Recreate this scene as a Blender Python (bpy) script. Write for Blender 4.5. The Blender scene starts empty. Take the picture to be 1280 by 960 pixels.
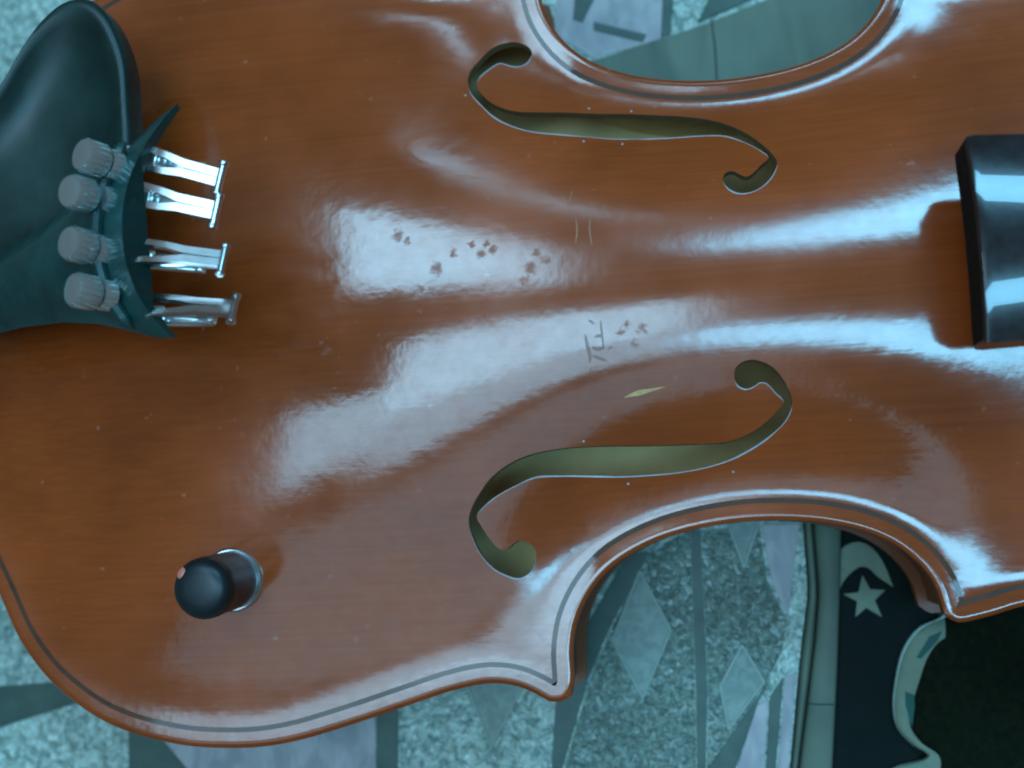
import bpy, bmesh, math, random
import numpy as np
from mathutils import Vector, Matrix
from mathutils.geometry import delaunay_2d_cdt
random.seed(7); rng = np.random.default_rng(7)
S = 0.001                                   # everything below is written in millimetres
scene = bpy.context.scene
COL = scene.collection

# ------------------------------------------------------------------ camera
cam_d = bpy.data.cameras.new('camera'); cam = bpy.data.objects.new('camera', cam_d); COL.objects.link(cam)
cam_d.sensor_width = 36.0; cam_d.lens = 36.0 * 1500 / 1280
cam_d.clip_start = 0.005; cam_d.clip_end = 20
R = Matrix(((0.986735, 0.064306, 0.149056), (-0.044654, 0.990292, -0.131632), (-0.156074, 0.12323, 0.980028)))
cam.matrix_world = Matrix.Translation(Vector((194.96, -57.53, 341.88)) * S) @ R.to_4x4()
cam_d.dof.use_dof = True; cam_d.dof.focus_distance = 0.285; cam_d.dof.aperture_fstop = 8
scene.camera = cam
scene.cycles.filter_width = 2.0                 # soft phone optics

# ------------------------------------------------------------------ world and lamps
world = bpy.data.worlds.new('World'); scene.world = world; world.use_nodes = True
bg = world.node_tree.nodes['Background']
bg.inputs['Color'].default_value = (.88, .82, .74, 1); bg.inputs['Strength'].default_value = 0.09
vs = scene.view_settings
vs.view_transform = 'Standard'; vs.look = 'None'; vs.exposure = 0.0; vs.gamma = 1.0; vs.use_curve_mapping = False

def strip_lamp(name, x0, x1, y0, y1, z, radiance, color):      # unseen overhead lamps shaped to the highlights; watts from the wanted radiance
    a = (x1 - x0) * (y1 - y0)
    l = bpy.data.lights.new(name, 'AREA'); l.shape = 'RECTANGLE'; l.size = x1 - x0; l.size_y = y1 - y0
    l.energy = radiance * math.pi * a; l.color = color
    o = bpy.data.objects.new(name, l); COL.objects.link(o); o.location = ((x0 + x1) / 2, (y0 + y1) / 2, z)
    return o
LC = (.37, .73, 1.0); LD = (.22, .66, 1.0); LR = 9.0     # cool lamp tints and base radiance
strip_lamp('unseen_lamp', -.24, .22, -.18, .10, 1.2, LR * .95, LC)
strip_lamp('unseen_lamp', -.24, .22, -.36, -.181, 1.2, LR * .5, LC)
l2 = strip_lamp('unseen_lamp', .22, .86, -.305, -.115, 1.2, LR * 1.6, LD); l2.rotation_euler.z = math.radians(18)
strip_lamp('unseen_lamp', -.48, -.241, -.30, -.07, 1.2, LR * .6, LC)
strip_lamp('unseen_lamp', -.62, .30, -.78, -.44, 1.2, 1.1, LC)
strip_lamp('unseen_lamp', -.37, .03, .33, .68, 1.2, LR * 1.1, LC)
l3 = strip_lamp('unseen_lamp', .26, .86, .54, .84, 1.2, LR * 1.75, LD); l3.rotation_euler.z = math.radians(-22)
l4 = strip_lamp('unseen_lamp', -.11, .20, 1.08, 1.13, 1.2, LR * 1.3, LC); l4.rotation_euler.z = math.radians(18)

# ------------------------------------------------------------------ helpers
def mk(name, verts, faces, mat, parent=None, smooth=True, mats=None, fm=None):
    me = bpy.data.meshes.new(name)
    me.from_pydata([(v[0] * S, v[1] * S, v[2] * S) for v in verts], [], faces)
    for m in (mats or [mat]): me.materials.append(m)
    if fm is not None: me.polygons.foreach_set('material_index', fm)
    if smooth: me.polygons.foreach_set('use_smooth', [True] * len(me.polygons))
    me.update()
    o = bpy.data.objects.new(name, me); COL.objects.link(o)
    if parent: o.parent = parent
    return o
def fixn(o):
    bm = bmesh.new(); bm.from_mesh(o.data); bmesh.ops.recalc_face_normals(bm, faces=bm.faces); bm.to_mesh(o.data); bm.free(); return o
def sharp(o, deg=35):
    o.data.set_sharp_from_angle(angle=math.radians(deg)); return o
def empty(name, parent=None, loc=(0, 0, 0)):
    o = bpy.data.objects.new(name, None); o.empty_display_size = 0.01; COL.objects.link(o)
    o.location = [c * S for c in loc]
    if parent: o.parent = parent
    return o
def tag(o, label=None, cat=None, group=None, kind=None):
    if label: o['label'] = label
    if cat: o['category'] = cat
    if group: o['group'] = group
    if kind: o['kind'] = kind
    return o
class MB:
    def __init__(s): s.v = []; s.f = []
    def add(s, v, f):
        n = len(s.v); s.v += [tuple(p) for p in v]; s.f += [tuple(i + n for i in q) for q in f]
    def lathe(s, prof, M=None, n=32, knurl=None):
        """prof: list of (r, z, knurl_depth)"""
        v = []; f = []
        for p in prof:
            r, z = p[0], p[1]; k = p[2] if len(p) > 2 else 0
            for i in range(n):
                a = 2 * math.pi * i / n; rr = r - (k if i % 2 else 0)
                v.append((rr * math.cos(a), rr * math.sin(a), z))
        m = len(prof)
        for j in range(m - 1):
            for i in range(n):
                f.append((j * n + i, j * n + (i + 1) % n, (j + 1) * n + (i + 1) % n, (j + 1) * n + i))
        f.append(tuple(range(n - 1, -1, -1))); f.append(tuple((m - 1) * n + i for i in range(n)))
        if M is not None: v = [tuple(M @ Vector(q)) for q in v]
        s.add(v, f)
    def box(s, c, d, M=None, bev=0.0):
        bm = bmesh.new(); bmesh.ops.create_cube(bm, size=1)
        for q in bm.verts: q.co = Vector((q.co.x * d[0] + c[0], q.co.y * d[1] + c[1], q.co.z * d[2] + c[2]))
        if bev: bmesh.ops.bevel(bm, geom=bm.edges[:], offset=bev, segments=2, profile=0.5, affect='EDGES')
        bm.verts.index_update()
        v = [(M @ q.co if M is not None else q.co) for q in bm.verts]
        s.add(v, [[x.index for x in q.verts] for q in bm.faces]); bm.free()
    def tube(s, pts, r, n=10):
        pts = [Vector(p) for p in pts]; rs = r if isinstance(r, (list, tuple)) else [r] * len(pts)
        v = []; f = []; up = Vector((0, 0, 1))
        for i, p in enumerate(pts):
            t = (pts[min(i + 1, len(pts) - 1)] - pts[max(i - 1, 0)]).normalized()
            a = t.cross(up if abs(t.z) < .95 else Vector((1, 0, 0))).normalized(); b = t.cross(a)
            for k in range(n):
                an = 2 * math.pi * k / n; v.append(p + (a * math.cos(an) + b * math.sin(an)) * rs[i])
        for j in range(len(pts) - 1):
            for k in range(n): f.append((j * n + k, j * n + (k + 1) % n, (j + 1) * n + (k + 1) % n, (j + 1) * n + k))
        f.append(tuple(range(n - 1, -1, -1))); f.append(tuple((len(pts) - 1) * n + k for k in range(n)))
        s.add(v, f)
    def build(s, name, mat, parent=None, smooth=True, ang=35):
        o = mk(name, s.v, s.f, mat, parent, smooth)
        fixn(o)
        if smooth: sharp(o, ang)
        return o

# ------------------------------------------------------------------ materials
def newmat(name):
    m = bpy.data.materials.new(name); m.use_nodes = True; nt = m.node_tree
    return m, nt, nt.nodes['Principled BSDF']
def N(nt, typ, **kw):
    n = nt.nodes.new(typ)
    for k, v in kw.items():
        if k in n.inputs.keys() if isinstance(k, str) else False: n.inputs[k].default_value = v
        else: setattr(n, k, v)
    return n
def coords(nt, scale=(1, 1, 1)):
    g = nt.nodes.new('ShaderNodeNewGeometry'); mp = nt.nodes.new('ShaderNodeMapping')
    mp.inputs['Scale'].default_value = scale; nt.links.new(g.outputs['Position'], mp.inputs['Vector']); return mp
def noise(nt, scale, detail=3, rough=.5, stretch=(1, 1, 1)):
    n = nt.nodes.new('ShaderNodeTexNoise'); n.inputs['Scale'].default_value = scale
    n.inputs['Detail'].default_value = detail; n.inputs['Roughness'].default_value = rough
    nt.links.new(coords(nt, stretch).outputs[0], n.inputs['Vector']); return n
def ramp(nt, src, stops):
    r = nt.nodes.new('ShaderNodeValToRGB'); e = r.color_ramp.elements
    while len(e) < len(stops): e.new(0.5)
    for el, (p, c) in zip(e, stops): el.position = p; el.color = (*c, 1) if len(c) == 3 else c
    nt.links.new(src, r.inputs[0]); return r
def maprange(nt, src, a, b, c, d):
    m = nt.nodes.new('ShaderNodeMapRange'); m.inputs[1].default_value = a; m.inputs[2].default_value = b
    m.inputs[3].default_value = c; m.inputs[4].default_value = d; nt.links.new(src, m.inputs[0]); return m
def mixc(nt, fac, a, b, mode='MIX'):
    m = nt.nodes.new('ShaderNodeMix'); m.data_type = 'RGBA'; m.blend_type = mode
    for sock, val in ((m.inputs[0], fac), (m.inputs[6], a), (m.inputs[7], b)):
        if hasattr(val, 'is_output') or isinstance(val, bpy.types.NodeSocket): nt.links.new(val, sock)
        else: sock.default_value = val if not isinstance(val, tuple) or len(val) == 4 else (*val, 1)
    return m.outputs[2]
def math_n(nt, op, a, b=None):
    m = nt.nodes.new('ShaderNodeMath'); m.operation = op
    for i, v in enumerate((a, b)):
        if v is None: continue
        if isinstance(v, bpy.types.NodeSocket): nt.links.new(v, m.inputs[i])
        else: m.inputs[i].default_value = v
    return m.outputs[0]
def bump(nt, src, strength, dist, bsdf, sock='Normal', prev=None):
    b = nt.nodes.new('ShaderNodeBump'); b.inputs['Strength'].default_value = strength; b.inputs['Distance'].default_value = dist
    nt.links.new(src, b.inputs['Height'])
    if prev: nt.links.new(prev, b.inputs['Normal'])
    if bsdf: nt.links.new(b.outputs[0], bsdf.inputs[sock])
    return b.outputs[0]

def varnish(name, lo, hi, rough=.17, spots=None, grain=True, coat=1.0, wear=True):
    m, nt, p = newmat(name)
    n1 = noise(nt, 1000, 4, .6, (.010, 1, 1))           # annual rings running along the body
    n2 = noise(nt, 22, 3, .55)                         # uneven varnish
    c = ramp(nt, n2.outputs[0], [(.3, lo), (.72, hi)]).outputs[0]
    if grain:
        g = ramp(nt, n1.outputs[0], [(.35, (.70, .64, .58)), (.65, (1, 1, 1))]).outputs[0]
        c = mixc(nt, .5, c, g, 'MULTIPLY')
    n4 = noise(nt, 420, 2, .5)
    r = maprange(nt, n2.outputs[0], .3, .7, rough * .7, rough * 1.6).outputs[0]
    cw = None
    if spots:
        sep = nt.nodes.new('ShaderNodeNewGeometry'); mask = None
        wob = noise(nt, 900, 4)
        for (x, y, rad) in spots:
            d = nt.nodes.new('ShaderNodeVectorMath'); d.operation = 'DISTANCE'
            mul = nt.nodes.new('ShaderNodeVectorMath'); mul.operation = 'MULTIPLY'; mul.inputs[1].default_value = (1, 1, 0)
            nt.links.new(sep.outputs['Position'], mul.inputs[0]); nt.links.new(mul.outputs[0], d.inputs[0])
            d.inputs[1].default_value = (x * S, y * S, 0)
            dd = math_n(nt, 'ADD', d.outputs['Value'], math_n(nt, 'MULTIPLY', math_n(nt, 'SUBTRACT', wob.outputs[0], .5), 3.6 * S))
            k = maprange(nt, dd, rad * S * .2, rad * S * .9, 1, 0).outputs[0]
            mask = k if mask is None else math_n(nt, 'MAXIMUM', mask, k)
        r = math_n(nt, 'ADD', r, math_n(nt, 'MULTIPLY', mask, .22))
        c = mixc(nt, math_n(nt, 'MULTIPLY', mask, .2), c, (.22, .10, .05))
        cw = maprange(nt, mask, 0, 1, coat, coat * .6).outputs[0]
    if wear:                                            # rosin dust: pale matte specks
        n5 = noise(nt, 260, 2, .6); dust = maprange(nt, n5.outputs[0], .70, .80, 0, .22).outputs[0]
        c = mixc(nt, dust, c, (.55, .45, .40))
    hz = maprange(nt, noise(nt, 240, 6, .72).outputs[0], .30, .62, .80, 1).outputs[0]   # handling haze breaks up the gloss
    cw = math_n(nt, 'MULTIPLY', hz, cw if cw is not None else coat)
    nt.links.new(c, p.inputs['Base Color'])
    p.inputs['Roughness'].default_value = .5; p.inputs['Specular IOR Level'].default_value = .08
    p.inputs['Coat Weight'].default_value = coat; p.inputs['Coat IOR'].default_value = 1.8
    if cw is not None: nt.links.new(cw, p.inputs['Coat Weight'])
    nt.links.new(r, p.inputs['Coat Roughness'])
    b1 = bump(nt, n1.outputs[0], .03, .0002, None)
    b2 = bump(nt, noise(nt, 70, 3, .5).outputs[0], .10, .0008, None, prev=b1)
    b3 = bump(nt, n4.outputs[0], .06, .0003, None, prev=b2)
    nt.links.new(b3, p.inputs['Coat Normal'])
    return m
def plain(name, col, rough=.5, metal=0, spec=.5, nsc=80, var=.25, bmp=.0, bsc=900, coat=0):
    m, nt, p = newmat(name)
    n = noise(nt, nsc, 4, .6)
    c = ramp(nt, n.outputs[0], [(.3, tuple(x * (1 - var) for x in col)), (.7, tuple(min(1, x * (1 + var)) for x in col))]).outputs[0]
    nt.links.new(c, p.inputs['Base Color'])
    nt.links.new(maprange(nt, n.outputs[0], .3, .7, rough * .85, min(1, rough * 1.15)).outputs[0], p.inputs['Roughness'])
    p.inputs['Metallic'].default_value = metal; p.inputs['Specular IOR Level'].default_value = spec
    p.inputs['Coat Weight'].default_value = coat
    if bmp: bump(nt, noise(nt, bsc, 3).outputs[0], bmp, .0004, p)
    return m

SPOTS = [(135.4, 9.2, 2.2), (139.5, 12.6, 1.3), (146.5, 12.0, 1.5), (149.3, 12.8, 1.5), (148, 14.3, 1.0), (144.2, 14.5, .9), (158.5, 7.2, 2.2), (162, 9.0, 1.6), (157, 4.5, 1.5), (178.9, -9.7, 1.2), (181.8, -12.4, 1.4), (176.3, -13.2, .9), (184, -9.2, 1.6), (180.5, -8, 1.2),
         (126, 18.6, 2.0), (128, 17.0, 1.2), (131.5, 4.5, 1.4), (160.0, 11.2, 1.2), (134, 4.0, 1.2)]
M_top = varnish('varnished_spruce', (.255, .043, .0055), (.41, .068, .0095), .12, SPOTS)
M_edge = varnish('amber_plate_edge', (.20, .050, .006), (.28, .075, .010), .25, None, False, .35, False)
M_rib = varnish('varnished_maple', (.13, .030, .005), (.21, .05, .008), .2, None, False, .18, False)
M_cut = plain('cut_wood', (.22, .15, .08), .5, nsc=300, var=.15)
M_arris = plain('pale_highlight_and_chip', (.40, .37, .38), .3, nsc=300, var=.15, coat=.5)  # pale tone for painted f-hole edge highlights and for varnish chips
M_raw = plain('raw_inner_wood', (.82, .56, .25), .7, nsc=40, var=.15)
M_purf = plain('dark_purfling', (.075, .024, .007), .5, nsc=120, var=.5, spec=.3, coat=.6)
M_ebony = plain('black_ebony', (.012, .014, .016), .2, nsc=200, var=.3, bmp=.02, coat=1)
M_endgrain = plain('matte_ebony_end', (.008, .007, .006), .8, nsc=300, var=.4, spec=.15)
M_plast = plain('black_moulded_plastic', (.004, .024, .020), .42, nsc=60, var=.35, bmp=.04)
M_tail = plain('black_tailpiece_plastic', (.011, .045, .041), .28, nsc=90, var=.3, bmp=.03)
M_nick = plain('nickel_plated_steel', (.66, .68, .68), .22, metal=1, nsc=90, var=.08)
M_knurl = plain('dull_knurled_nickel', (.66, .76, .76), .2, metal=.85, nsc=90, var=.06)
M_knob = plain('black_knob_plastic', (.006, .012, .014), .42, nsc=100, var=.3)
M_ring = plain('bright_steel_washer', (.78, .82, .84), .22, metal=1, nsc=100, var=.05)
M_red = plain('pink_red_paint', (.75, .22, .16), .5, nsc=100, var=.05)
M_scr = plain('dull_scratch', (.22, .062, .018), .5, nsc=500, var=.3, coat=.55)
M_scrw = plain('pale_scratch', (.58, .34, .13), .6, nsc=500, var=.2)

# ------------------------------------------------------------------ body outline (mm, x from the tail end, half with y < 0)
H1 = [(0, 0), (.3, -15), (2, -32), (6, -50), (13.5, -66), (18.8, -76.5), (26.2, -86), (34.6, -93), (41, -97.0), (49, -100.4), (58, -102.8), (66, -104.2), (78, -104.8), (86, -104.4), (94, -103.1), (102, -101.1), (112, -98.3), (122, -95.3), (132, -92.4), (138.5, -91.1), (143, -90.8), (148.6, -91.7), (152.5, -93.4), (156, -95.4)]
H2 = [(161.4, -94.2), (162.2, -90.5), (162.2, -84), (163.8, -76.5), (167.8, -69.3), (173.3, -63.8), (180, -60), (187.5, -57.3), (197, -55.4), (206.5, -54.6), (216, -54.9), (225, -56.2), (233, -58.6), (239, -61.8), (244, -66.5), (247.0, -71.5), (248.4, -78)]
H3 = [(253.6, -79.8), (259, -78.6), (266, -76.8), (275, -76.6), (290, -79.4), (305, -82.2), (318, -82.6), (330, -79.5), (340, -72.5), (348, -60), (353, -42), (355.4, -20), (356, 0)]
def catmull(P, g0=None, g1=None, step=1.6):
    P = [np.array(p, float) for p in P]
    a = np.array(g0, float) if g0 is not None else 2 * P[0] - P[1]; b = np.array(g1, float) if g1 is not None else 2 * P[-1] - P[-2]
    Q = [a] + P + [b]; out = []
    for i in range(1, len(Q) - 2):
        p0, p1, p2, p3 = Q[i - 1:i + 3]
        t0 = 0; t1 = np.linalg.norm(p1 - p0) ** .5; t2 = t1 + np.linalg.norm(p2 - p1) ** .5; t3 = t2 + np.linalg.norm(p3 - p2) ** .5
        for t in np.linspace(t1, t2, 14, endpoint=False):
            A1 = (t1 - t) / (t1 - t0) * p0 + (t - t0) / (t1 - t0) * p1; A2 = (t2 - t) / (t2 - t1) * p1 + (t - t1) / (t2 - t1) * p2; A3 = (t3 - t) / (t3 - t2) * p2 + (t - t2) / (t3 - t2) * p3
            B1 = (t2 - t) / (t2 - t0) * A1 + (t - t0) / (t2 - t0) * A2; B2 = (t3 - t) / (t3 - t1) * A2 + (t - t1) / (t3 - t1) * A3
            out.append((t2 - t) / (t2 - t1) * B1 + (t - t1) / (t2 - t1) * B2)
    out.append(P[-1]); out = np.array(out)
    s = np.r_[0, np.cumsum(np.linalg.norm(np.diff(out, axis=0), axis=1))]; n = max(2, int(round(s[-1] / step)))
    u = np.linspace(0, s[-1], n + 1)
    return np.stack([np.interp(u, s, out[:, 0]), np.interp(u, s, out[:, 1])], 1)
h = [catmull(H1, g0=(.3, 15)), catmull([H1[-1], (158.8, -95.5), H2[0]], step=1.3), catmull(H2), catmull([H2[-1], (251, -79.9), H3[0]], step=1.3), catmull(H3, g1=(355.4, 20))]
half = np.vstack([h[0]] + [q[1:] for q in h[1:]])
OUT = np.vstack([half, (half[1:-1] * [1, -1])[::-1]])               # closed, counter-clockwise
def dist_poly(P, poly):
    a = poly; b = np.roll(poly, -1, 0); out = np.full(len(P), 1e9)
    for s in range(0, len(P), 2000):
        q = P[s:s + 2000, None]; ab = (b - a)[None]; t = np.clip(((q - a) * ab).sum(2) / (ab ** 2).sum(2), 0, 1)
        out[s:s + 2000] = np.linalg.norm(q - (a + t[..., None] * ab), axis=2).min(1)
    return out
def inside(P, poly):
    x, y = P[:, 0], P[:, 1]; c = np.zeros(len(P), bool); n = len(poly)
    for i in range(n):
        x1, y1 = poly[i]; x2, y2 = poly[(i + 1) % n]
        if y1 == y2: continue
        k = ((y1 > y) != (y2 > y)) & (x < (x2 - x1) * (y - y1) / (y2 - y1) + x1); c ^= k
    return c
def offset(poly, d, clean=.96):
    t = np.roll(poly, -1, 0) - np.roll(poly, 1, 0); t /= np.linalg.norm(t, axis=1)[:, None]
    q = poly + np.stack([-t[:, 1], t[:, 0]], 1) * d
    k = dist_poly(q, poly) > abs(d) * clean
    return q[k]

# f-holes (mm)
FLO = [[204.5, -21.0], [204.9, -19.4], [206.3, -18.3], [208.3, -17.8], [210.5, -18.2], [213.1, -19.6], [215.2, -22.0], [216.7, -25.0], [217.4, -27.6], [217.0, -29.9], [215.7, -32.1], [213.7, -34.0], [210.6, -36.3], [206.8, -38.4], [202.3, -40.3], [196.8, -41.7], [190.0, -42.6], [183.2, -42.9], [176.3, -42.9], [169.5, -42.5], [162.7, -42.1], [155.9, -42.2], [151.6, -43.8], [147.3, -45.8], [143.7, -48.2], [141.4, -50.7], [142.4, -53.3], [144.0, -56.1], [145.7, -58.3], [147.2, -59.0], [148.4, -58.6], [149.8, -57.4], [151.5, -57.0], [153.3, -57.6], [154.6, -59.2], [154.8, -61.3], [154.0, -63.7], [152.1, -65.5], [149.8, -66.1], [147.4, -65.3], [144.5, -63.6], [141.9, -60.5], [140.3, -57.1], [139.4, -53.5], [139.5, -50.8], [140.6, -48.1], [142.6, -45.1], [145.7, -41.6], [149.7, -38.9], [154.3, -37.0], [159.9, -35.9], [166.7, -35.4], [173.5, -35.5], [183.7, -35.9], [193.8, -36.1], [200.6, -36.1], [204.6, -35.4], [208.7, -33.7], [212.1, -31.3], [214.2, -29.3], [215.5, -27.8], [213.7, -25.7], [211.7, -23.4], [210.3, -23.1], [208.6, -24.1], [206.7, -24.4], [205.0, -23.4]]
FUP = [[159.6, 66.4], [158.4, 64.2], [156.3, 63.2], [153.9, 63.5], [151.4, 64.4], [148.6, 62.8], [146.2, 60.5], [145.5, 58.5], [146.2, 56.5], [148.6, 53.5], [152.1, 51.3], [155.5, 50.2], [162.3, 49.6], [169.2, 49.1], [176.0, 48.3], [182.9, 47.7], [189.7, 46.8], [196.4, 45.8], [203.1, 44.1], [208.3, 41.7], [212.0, 38.9], [215.0, 35.7], [217.3, 32.5], [218.2, 30.1], [217.5, 27.5], [215.7, 24.9], [213.2, 23.0], [210.6, 22.2], [208.1, 22.4], [205.9, 24.1], [205.1, 26.5], [205.9, 28.4], [207.6, 28.7], [209.1, 27.6], [210.7, 26.7], [212.4, 27.7], [214.5, 29.8], [216.3, 31.5], [214.8, 33.5], [212.4, 35.6], [209.3, 37.6], [206.1, 39.0], [200.8, 39.6], [192.7, 39.7], [186.0, 40.0], [179.2, 40.6], [172.5, 41.7], [165.7, 42.8], [158.9, 44.1], [154.1, 46.0], [150.0, 48.6], [146.6, 52.4], [144.1, 55.8], [143.2, 59.1], [143.7, 62.3], [145.9, 65.3], [148.7, 68.3], [151.9, 69.9], [155.1, 70.2], [157.9, 69.2], [159.5, 67.5]]
def closed_smooth(P, step=.9):
    P = [tuple(p) for p in P]; n = len(P)
    o = catmull(P + [P[0]], g0=P[-1], g1=P[1], step=step); return o[:-1]
FH = [closed_smooth(FLO), closed_smooth(FUP)]

# ------------------------------------------------------------------ plate: triangulate, relax an arching over it
Z0 = 50.0                                     # upper face of the top plate at its rim
def plate_field(fh, gs, rings, hmax, L=36.0):
    pts = [OUT]; edges = [(i, (i + 1) % len(OUT)) for i in range(len(OUT))]; base = len(OUT)
    for f in fh:
        edges += [(base + i, base + (i + 1) % len(f)) for i in range(len(f))]; pts.append(f); base += len(f)
    for d in rings: pts.append(offset(OUT, d))
    gx, gy = np.meshgrid(np.arange(2, 356, gs), np.arange(-106, 106, gs * .866)); gx = gx + (np.arange(gx.shape[0]) % 2)[:, None] * gs / 2
    G = np.stack([gx.ravel(), gy.ravel()], 1); G = G[inside(G, OUT)]; G = G[dist_poly(G, OUT) > rings[-1] + gs * .6]; pts.append(G)
    A = np.vstack(pts)
    if fh:
        k = np.ones(len(A), bool); nb = base
        for f in fh: k[nb:] &= dist_poly(A[nb:], f) > .7
        A = A[k]
    vv, ee, ff, ov, oe, of = delaunay_2d_cdt([Vector(p) for p in A], edges, [], 1, 1e-4)
    V = np.array([(p.x, p.y) for p in vv]); T = np.array([f for f in ff if len(f) == 3])
    d = dist_poly(V, OUT); d[d < 1e-3] = 0
    # finite elements: phi - L^2 lap(phi) = 1, phi = 0 outside the channel
    p0, p1, p2 = V[T[:, 0]], V[T[:, 1]], V[T[:, 2]]
    ar = .5 * ((p1[:, 0] - p0[:, 0]) * (p2[:, 1] - p0[:, 1]) - (p1[:, 1] - p0[:, 1]) * (p2[:, 0] - p0[:, 0])); ar = np.maximum(np.abs(ar), 1e-6)
    e = [p2 - p1, p0 - p2, p1 - p0]; n = len(V)
    I = []; J = []; K = []
    for a in range(3):
        for b in range(3):
            I.append(T[:, a]); J.append(T[:, b]); K.append((e[a] * e[b]).sum(1) / (4 * ar))
    I = np.concatenate(I); J = np.concatenate(J); K = np.concatenate(K) * L * L
    Mss = sum(np.bincount(T[:, a], ar / 3, n) for a in range(3))
    free = d > np.interp(V[:, 0], [158, 176, 234, 250], [9.0, 4.6, 4.6, 4.6])
    def mul(x): return np.where(free, Mss * x + np.bincount(I, K * x[J], n), x)
    diag = Mss + np.bincount(I[I == J], K[I == J], n)
    b = np.where(free, Mss, 0); x = np.zeros(n); r = b - mul(x); z = r / diag; p = z.copy(); rz = r @ z
    for it in range(600):
        Ap = mul(p); al = rz / (p @ Ap); x += al * p; r -= al * Ap; z = r / diag; rn = r @ z
        if rn < 1e-12 * (b @ b): break
        p = z + rn / rz * p; rz = rn
    phi = np.maximum(x, 0)
    near = np.abs(V[:, 1]) < 3; xs = V[near, 0]; o = np.argsort(xs)
    gxx = np.arange(0, 357, 4.0); rid = np.array([phi[near][np.abs(xs - g) < 5].mean() if (np.abs(xs - g) < 5).any() else 0 for g in gxx])
    rr = np.interp(V[:, 0], gxx, np.convolve(np.pad(rid, 2, 'edge'), np.ones(5) / 5, 'valid'))
    u = np.clip(np.abs((V[:, 0] - 182) / 176), 0, 1)
    ridge = hmax * (1 - u ** 2.5) ** 1.15
    ratio = np.clip((phi + .004) / (rr + .012), 0, 1.06)
    arch = ridge * ratio ** 2.0
    arch = np.where(free, arch, 0)
    rim = -.8 * np.clip(1 - d / 1.1, 0, 1) ** 2 - .08 * np.exp(-((d - 7) / 3.5) ** 2)
    cw = np.interp(V[:, 0], [160, 172, 400], [0, 1, 1]) * np.clip(1 - d / 6.5, 0, 1) ** 1.35
    rim = rim + .85 * cw
    return V, T, d, arch, rim
V, T, D, ARCH, RIM = plate_field(FH, 2.3, [.5, 1.1, 1.8, 2.8, 3.8, 4.9, 6.2, 7.8, 9.6], 14.5)
ZT = Z0 + ARCH + RIM
cen = V[T].mean(1)
keep = inside(cen, OUT)
for f in FH: keep &= ~inside(cen, f)
TT = T[keep]
def ccw(T, V):
    a, b, c = V[T[:, 0]], V[T[:, 1]], V[T[:, 2]]
    s = (b[:, 0] - a[:, 0]) * (c[:, 1] - a[:, 1]) - (b[:, 1] - a[:, 1]) * (c[:, 0] - a[:, 0]); T = T.copy(); k = s < 0; T[k] = T[k][:, ::-1]; return T
TT = ccw(TT, V)
# lookup for putting things on the arched top
def on_top(P):
    P = np.atleast_2d(np.array(P, float)); out = []
    for q in P:
        dd = ((V - q) ** 2).sum(1); k = np.argpartition(dd, 8)[:8]; w = 1 / (dd[k] + .3); out.append((ZT[k] * w).sum() / w.sum())
    return np.array(out)
def on_top_lin(P):                              # exact, by triangle
    P = np.atleast_2d(np.array(P, float)); a, b, c = V[T[:, 0]], V[T[:, 1]], V[T[:, 2]]; out = []
    den = (b[:, 1] - c[:, 1]) * (a[:, 0] - c[:, 0]) + (c[:, 0] - b[:, 0]) * (a[:, 1] - c[:, 1]); den = np.where(np.abs(den) < 1e-9, 1e-9, den)
    for q in P:
        l1 = ((b[:, 1] - c[:, 1]) * (q[0] - c[:, 0]) + (c[:, 0] - b[:, 0]) * (q[1] - c[:, 1])) / den
        l2 = ((c[:, 1] - a[:, 1]) * (q[0] - c[:, 0]) + (a[:, 0] - c[:, 0]) * (q[1] - c[:, 1])) / den
        m = np.minimum(np.minimum(l1, l2), 1 - l1 - l2); i = int(m.argmax()); t = T[i]
        out.append(ZT[t[0]] * l1[i] + ZT[t[1]] * l2[i] + ZT[t[2]] * (1 - l1[i] - l2[i]))
    return np.array(out)

def plate_mesh(name, V, TT, zt, zb, mats, parent, rim_mat=None):
    """closed plate: upper sheet, lower sheet and walls along every open border"""
    used = np.unique(TT); mp = -np.ones(len(V), int); mp[used] = np.arange(len(used)); F = mp[TT]; n = len(used)
    verts = [(V[i, 0], V[i, 1], zt[i]) for i in used] + [(V[i, 0], V[i, 1], zb[i]) for i in used]
    faces = [tuple(t) for t in F] + [(t[2] + n, t[1] + n, t[0] + n) for t in F]; fm = [0] * len(F) + [1] * len(F)
    ec = {}
    for t in F:
        for a, b in ((t[0], t[1]), (t[1], t[2]), (t[2], t[0])): ec[(a, b)] = 1
    for (a, b) in ec:
        if (b, a) not in ec:
            faces.append((b, a, a + n, b + n)); fm.append(2 if D[used[a]] < .05 else 3)
    if rim_mat is not None:
        for q, t in enumerate(F):
            if D[used[t]].mean() < 3.4: fm[q] = rim_mat
    o = mk(name, verts, faces, None, parent, True, mats, fm)
    sharp(o, 40); return o

violin = empty('violin')
tag(violin, 'orange brown varnished violin without strings or bridge lying on its back', 'violin')
zb = ZT - 3.2; zb = np.where(D < 8, np.minimum(zb, Z0 - 3.6), zb)
top = plate_mesh('top_plate', V, TT, ZT, zb, [M_top, M_raw, M_edge, M_cut], violin)
top['label'] = 'arched orange brown front with two long f shaped holes'

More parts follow.
